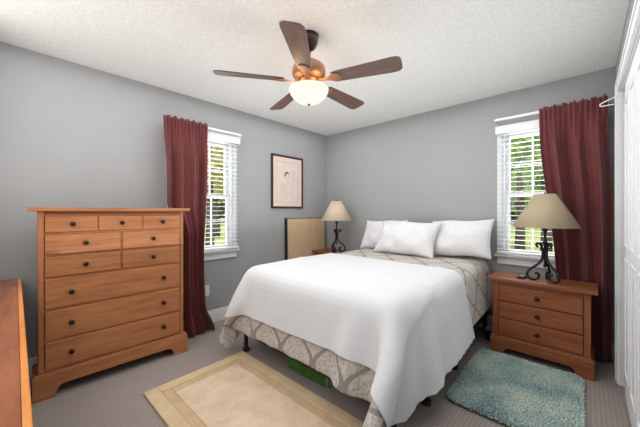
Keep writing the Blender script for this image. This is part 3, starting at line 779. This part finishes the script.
PN = thing('framed_panel', 'tan wooden panel with a black edge leaning on the wall behind the left nightstand', 'panel', (.034, -.47, .0), PI/2)
tl = R_(-.7)
for nm, bb, mt in (('panel', MB().box(-.385, .385, -.004, .012, .012, 1.128), M['board']), ('panel_frame', None, M['black'])):
    if bb is None:
        bb = MB(); bb.box(-.41, -.385, -.016, .018, 0, 1.14).box(.385, .397, -.006, .018, 0, 1.14).box(-.385, .385, -.004, .018, 1.128, 1.136).box(-.385, .385, -.006, .018, 0, .012)
    o = bb.build(nm, mt, PN, bevel=.001); o.rotation_euler = (tl, 0, 0)

# wall outlet
OU = thing('wall_outlet', 'white power outlet on the left wall below the window', 'outlet', (0.0005, -1.985, .37), PI/2)
MB().box(-.036, .036, -.006, 0, -.058, .058).build('cover_plate', M['plastic'], OU, bevel=.002)
for dz in (-.021, .021):
    so = MB().lathe([(0, -.009), (.0155, -.009), (.0165, -.0062), (0, -.0062)], 18, (0, 0, dz), 'y').build('socket', M['plastic'], OU)
    bb = MB(); bb.box(-.007, -.005, -.0095, -.0088, dz-.001, dz+.008).box(.005, .007, -.0095, -.0088, dz-.001, dz+.008); bb.build('slot', M['black'], so)

# ------------------------------------------------------------------ rugs
BR = thing('rug', 'flat beige rug with sculpted border lying at the foot of the bed', 'rug', (1.535, -2.42, 0), R_(1.0))
hx_, hy_ = .69, .385
def slab(x0, x1, y0, y1, z, n=1):
    return MB().box(x0, x1, y0, y1, 0.0005, z)
def frame_slab(ax, ay, t, z):
    b = MB(); b.box(-ax, ax, ay-t, ay, .0005, z).box(-ax, ax, -ay, -ay+t, .0005, z).box(-ax, -ax+t, -ay+t, ay-t, .0005, z).box(ax-t, ax, -ay+t, ay-t, .0005, z); return b
frame_slab(hx_, hy_, .085, .016).build('border', M['rug_edge'], BR, bevel=.005)
frame_slab(hx_-.0855, hy_-.0855, .06, .0125).build('inner_band', M['rug_band'], BR, bevel=.004)
MB().box(-hx_+.146, hx_-.146, -hy_+.146, hy_-.146, .0005, .0155).build('field', M['rug_field'], BR, bevel=.005)

TR = thing('rug', 'thick teal shag rug on the carpet in front of the right nightstand', 'rug', (2.685, -1.03, 0), R_(.5))
ax, ay, rc = .335, .455, .06
out = []
for (sx, sy, a0) in ((1, 1, 0), (-1, 1, 90), (-1, -1, 180), (1, -1, 270)):
    for k in range(7):
        a = R_(a0+15*k); out.append((sx*(ax-rc)+rc*math.cos(a), sy*(ay-rc)+rc*math.sin(a)))
MB().prism(out, .0005, .014).build('rug_backing', M['rugback'], TR)
b = MB(); rnd = random.Random(5); sp = .0105; i = 0
y = -ay
while y < ay:
    x = -ax
    while x < ax:
        px, py = x+rnd.uniform(-.004, .004), y+rnd.uniform(-.004, .004)
        qx, qy = abs(px)-(ax-rc), abs(py)-(ay-rc)
        inside = math.hypot(max(qx, 0), max(qy, 0)) < rc if (qx > 0 or qy > 0) else True
        if inside:
            h = .034+rnd.uniform(-.003, .003)+.004*math.sin(px*14)*math.sin(py*11+1)
            edge = min(ax-abs(px), ay-abs(py)); h -= .012*max(0, 1-edge/.03)
            lx, ly = rnd.uniform(-.006, .006)+(.008 if px > ax-.02 else -.010 if px < -ax+.02 else 0), rnd.uniform(-.006, .006)+(.008 if py > ay-.02 else -.01 if py < -ay+.02 else 0)
            a = rnd.uniform(0, 6.28); r = .0072
            B0 = [b.bm.verts.new((px+r*math.cos(a+q*2.0944), py+r*math.sin(a+q*2.0944), .0145)) for q in range(3)]
            B1 = [b.bm.verts.new((px+lx+.0055*math.cos(a+q*2.0944), py+ly+.0055*math.sin(a+q*2.0944), h)) for q in range(3)]
            for q in range(3): b.bm.faces.new((B0[q], B0[(q+1) % 3], B1[(q+1) % 3], B1[q]))
            b.bm.faces.new(B1)
        x += sp
    y += sp
pl = b.build('pile', M['teal'], TR); pl['kind'] = 'stuff'

# ------------------------------------------------------------------ ceiling fan
FAN = thing('ceiling_fan', 'five bladed brown ceiling fan with a lit frosted bowl light', 'ceiling fan', (1.64, -2.03, H))
MB().lathe([(0, -.0005), (.068, -.0005), (.07, -.02), (.062, -.055), (.045, -.085), (.022, -.10), (0, -.10)], 32).build('ceiling_canopy', M['darkbronze'], FAN, smooth=True)
MB().lathe([(.013, -.095), (.013, -.17), (.03, -.175), (.03, -.19), (0, -.19)], 20).build('downrod', M['darkbronze'], FAN, smooth=True)
MB().lathe([(0, -.175), (.04, -.178), (.085, -.195), (.112, -.22), (.116, -.25), (.112, -.275), (.095, -.292), (.07, -.30), (0, -.30)], 40).build('motor_housing', M['bronze'], FAN, smooth=True)
MB().lathe([(0, -.298), (.062, -.30), (.066, -.31), (.05, -.325), (.036, -.345), (.04, -.355), (.06, -.362), (.06, -.372), (0, -.372)], 32).build('light_fitter', M['bronze'], FAN, smooth=True)
MB().lathe([(.128, -.362), (.134, -.368), (.134, -.378), (.127, -.398), (.108, -.425), (.078, -.45), (.04, -.465), (0, -.470), (0, -.464), (.04, -.459), (.074, -.444), (.102, -.42), (.12, -.396), (.126, -.375), (.124, -.366)], 48).build('glass_bowl', M['globe'], FAN, smooth=True)
MB().lathe([(0, -.482), (.006, -.48), (.008, -.474), (.012, -.470), (0, -.4695)], 12).build('bowl_finial', M['bronze'], FAN, smooth=True)
zb_ = -.315; pitch = R_(13)
for k in range(5):
    a = R_(19.4+72*k)
    prof = []
    Rr, Rt = .17, .62
    wr_, wt_ = .050, .066
    pts = [(Rr, -wr_*.8), (Rr+.02, -wr_), (Rt-.05, -wt_), (Rt-.02, -wt_*.93), (Rt-.004, -wt_*.72), (Rt, -wt_*.4), (Rt, wt_*.4), (Rt-.004, wt_*.72), (Rt-.02, wt_*.93), (Rt-.05, wt_), (Rr+.02, wr_), (Rr, wr_*.8)]
    bd = MB().prism(pts, -.003, .003).build('blade', M['blade'], FAN, bevel=.0015)
    bd.rotation_euler = (Matrix.Rotation(a, 3, 'Z') @ Matrix.Rotation(-pitch, 3, 'X')).to_euler(); bd.location = (0, 0, zb_)
    b = MB()
    poly = [(.075, -.014), (.125, -.012), (.155, -.022), (.185, -.040), (.215, -.036), (.232, -.018), (.236, 0), (.232, .018), (.215, .036), (.185, .040), (.155, .022), (.125, .012), (.075, .014)]
    b.prism(poly, -.0085, -.0035)
    for (sx, sy) in ((.205, -.022), (.205, .022), (.222, 0)): b.lathe([(0, -.0115), (.004, -.011), (.0055, -.0085), (0, -.0085)], 10, (sx, sy, 0))
    b.box(.066, .085, -.012, .012, -.0085, .03)
    b.build('blade_bracket', M['bronze'], bd, bevel=.0015)
fl = light('fan_bulb', 'POINT', (0, 0, -.350), (0, 0, 0), 0, (1, .66, .36), shadow_soft_size=.05); fl.parent = FAN
fl.location = (.108, 0, -.352); fl.data.energy = 1.1
for k in range(1, 3):
    f2 = light('fan_bulb', 'POINT', (.108*math.cos(2.094*k), .108*math.sin(2.094*k), -.352), (0, 0, 0), 1.1, (1, .66, .36), shadow_soft_size=.05); f2.parent = FAN

# ------------------------------------------------------------------ hanger in the closet and its rail
CR = thing('closet_rail', 'white hanging rail inside the closet behind the folding doors', 'rail', (W+.14, -1.15, 2.17))
MB().tube([(0, -.72, 0), (0, .67, 0)], .014, 12).build('rail', M['trim'], CR, smooth=True)
for yy in (-.725, .665): MB().box(-.02, .02, yy, yy+.012, -.05, .03).build('rail_bracket', M['trim'], CR)
HG = thing('clothes_hanger', 'white clothes hanger poking out of the closet above the right curtain', 'hanger', (W+.14, -.535, 2.17))
hook = [(0.0, 0, -.075)]+[(.0175*math.cos(R_(t)), 0, .0+.0175*math.sin(R_(t))) for t in range(-60, 200, 20)]
MB().tube(spline([(0, 0, -.085), (0, 0, -.05), (.012, 0, -.03), (.019, 0, 0), (.010, 0, .018), (-.008, 0, .018), (-.019, 0, .002)], 5), .0028, 8).build('hook', M['plastic'], HG, smooth=True)
tri = spline([(0, 0, -.075), (-.10, 0, -.105), (-.225, 0, -.155), (-.245, 0, -.168), (-.238, 0, -.182), (-.2, 0, -.182), (0, 0, -.182), (.2, 0, -.182), (.238, 0, -.182), (.245, 0, -.168), (.225, 0, -.155), (.10, 0, -.105)], 4)
MB().tube(tri, .0042, 8, closed=True).build('hanger_body', M['plastic'], HG, smooth=True)

# ------------------------------------------------------------------ outdoors
LG = MB().box(-70, 70, -40, 80, -.9, -.75).build('lawn_ground', M['lawn']); struct(LG)
def tree(x, y, h, r, leaf, label, group, n=3200, ls=.16, low=.25, seed=0):
    rs = random.Random(seed+int(x*13+y*7))
    t = thing('tree', label, 'tree', (x, y, -.75), 0, group)
    MB().tube([(0, 0, -.02), (.05, .02, h*.25), (-.03, .05, h*.5), (.02, 0, h*.8)], [.22*h/8, .17*h/8, .11*h/8, .04*h/8], 10).build('trunk', M['bark'], t, smooth=True)
    b = MB()
    cl = [(rs.uniform(-r, r)*.75, rs.uniform(-r, r)*.75, h*rs.uniform(low, .95), rs.uniform(.25, .5)*r) for _ in range(26)]
    for _ in range(n):
        c = rs.choice(cl); d = Vector((rs.gauss(0, 1), rs.gauss(0, 1), rs.gauss(0, 1))); d.normalize(); d *= c[3]*rs.uniform(.5, 1.05)
        p = Vector((c[0]+d.x, c[1]+d.y, max(.3, c[2]+d.z)))
        e1 = Vector((rs.uniform(-1, 1), rs.uniform(-1, 1), rs.uniform(-1, 1))).normalized(); e2 = e1.orthogonal().normalized()
        s = ls*rs.uniform(.6, 1.3)
        b.bm.faces.new([b.bm.verts.new(p+e1*s), b.bm.verts.new(p+e2*s*.55), b.bm.verts.new(p-e1*s), b.bm.verts.new(p-e2*s*.55)])
    b.build('foliage', leaf, t)
    return t
gl, gb = 'trees outside the left window', 'trees outside the back window'
ll, lb = 'leafy tree across the lawn seen through the left window', 'green leafy tree across the lawn seen through the back window'
k = 0
for (x, y, h, r, m_) in ((-8, 1.9, 7, 1.6, 'leaf_y'), (-9.5, 6.2, 7.5, 1.7, 'leaf_y'), (-17, 6.8, 9, 2.4, 'leaf_y'), (-41, 13, 13, 3.3, 'leaf_d'), (-42, 21.5, 13, 3.3, 'leaf_d'), (-43, 30, 13, 3.3, 'leaf_d'), (-52, 19, 15, 3.3, 'leaf_g'), (-52, 28, 15, 3.3, 'leaf_g')):
    k += 1; far = x < -30
    tree(x, y, h, r, M[m_], ll, gl, seed=k, low=.08 if far else .40, ls=.42 if far else .13, n=2200 if far else 2600)
for (x, y, h, r, m_) in ((2.1, 8.0, 6.5, 1.5, 'leaf_g'), (-1.6, 9.0, 7, 1.6, 'leaf_g'), (.6, 14, 8.5, 2.2, 'leaf_g'), (-10, 41, 13, 3.3, 'leaf_g'), (-1.5, 42, 13, 3.3, 'leaf_g'), (7, 41, 13, 3.3, 'leaf_g'), (-5.5, 52, 15, 3.3, 'leaf_d'), (3, 52, 15, 3.3, 'leaf_d')):
    k += 1; far = y > 30
    tree(x, y, h, r, M[m_], lb, gb, seed=k, low=.08 if far else .34, ls=.42 if far else .13, n=2200 if far else 2600)
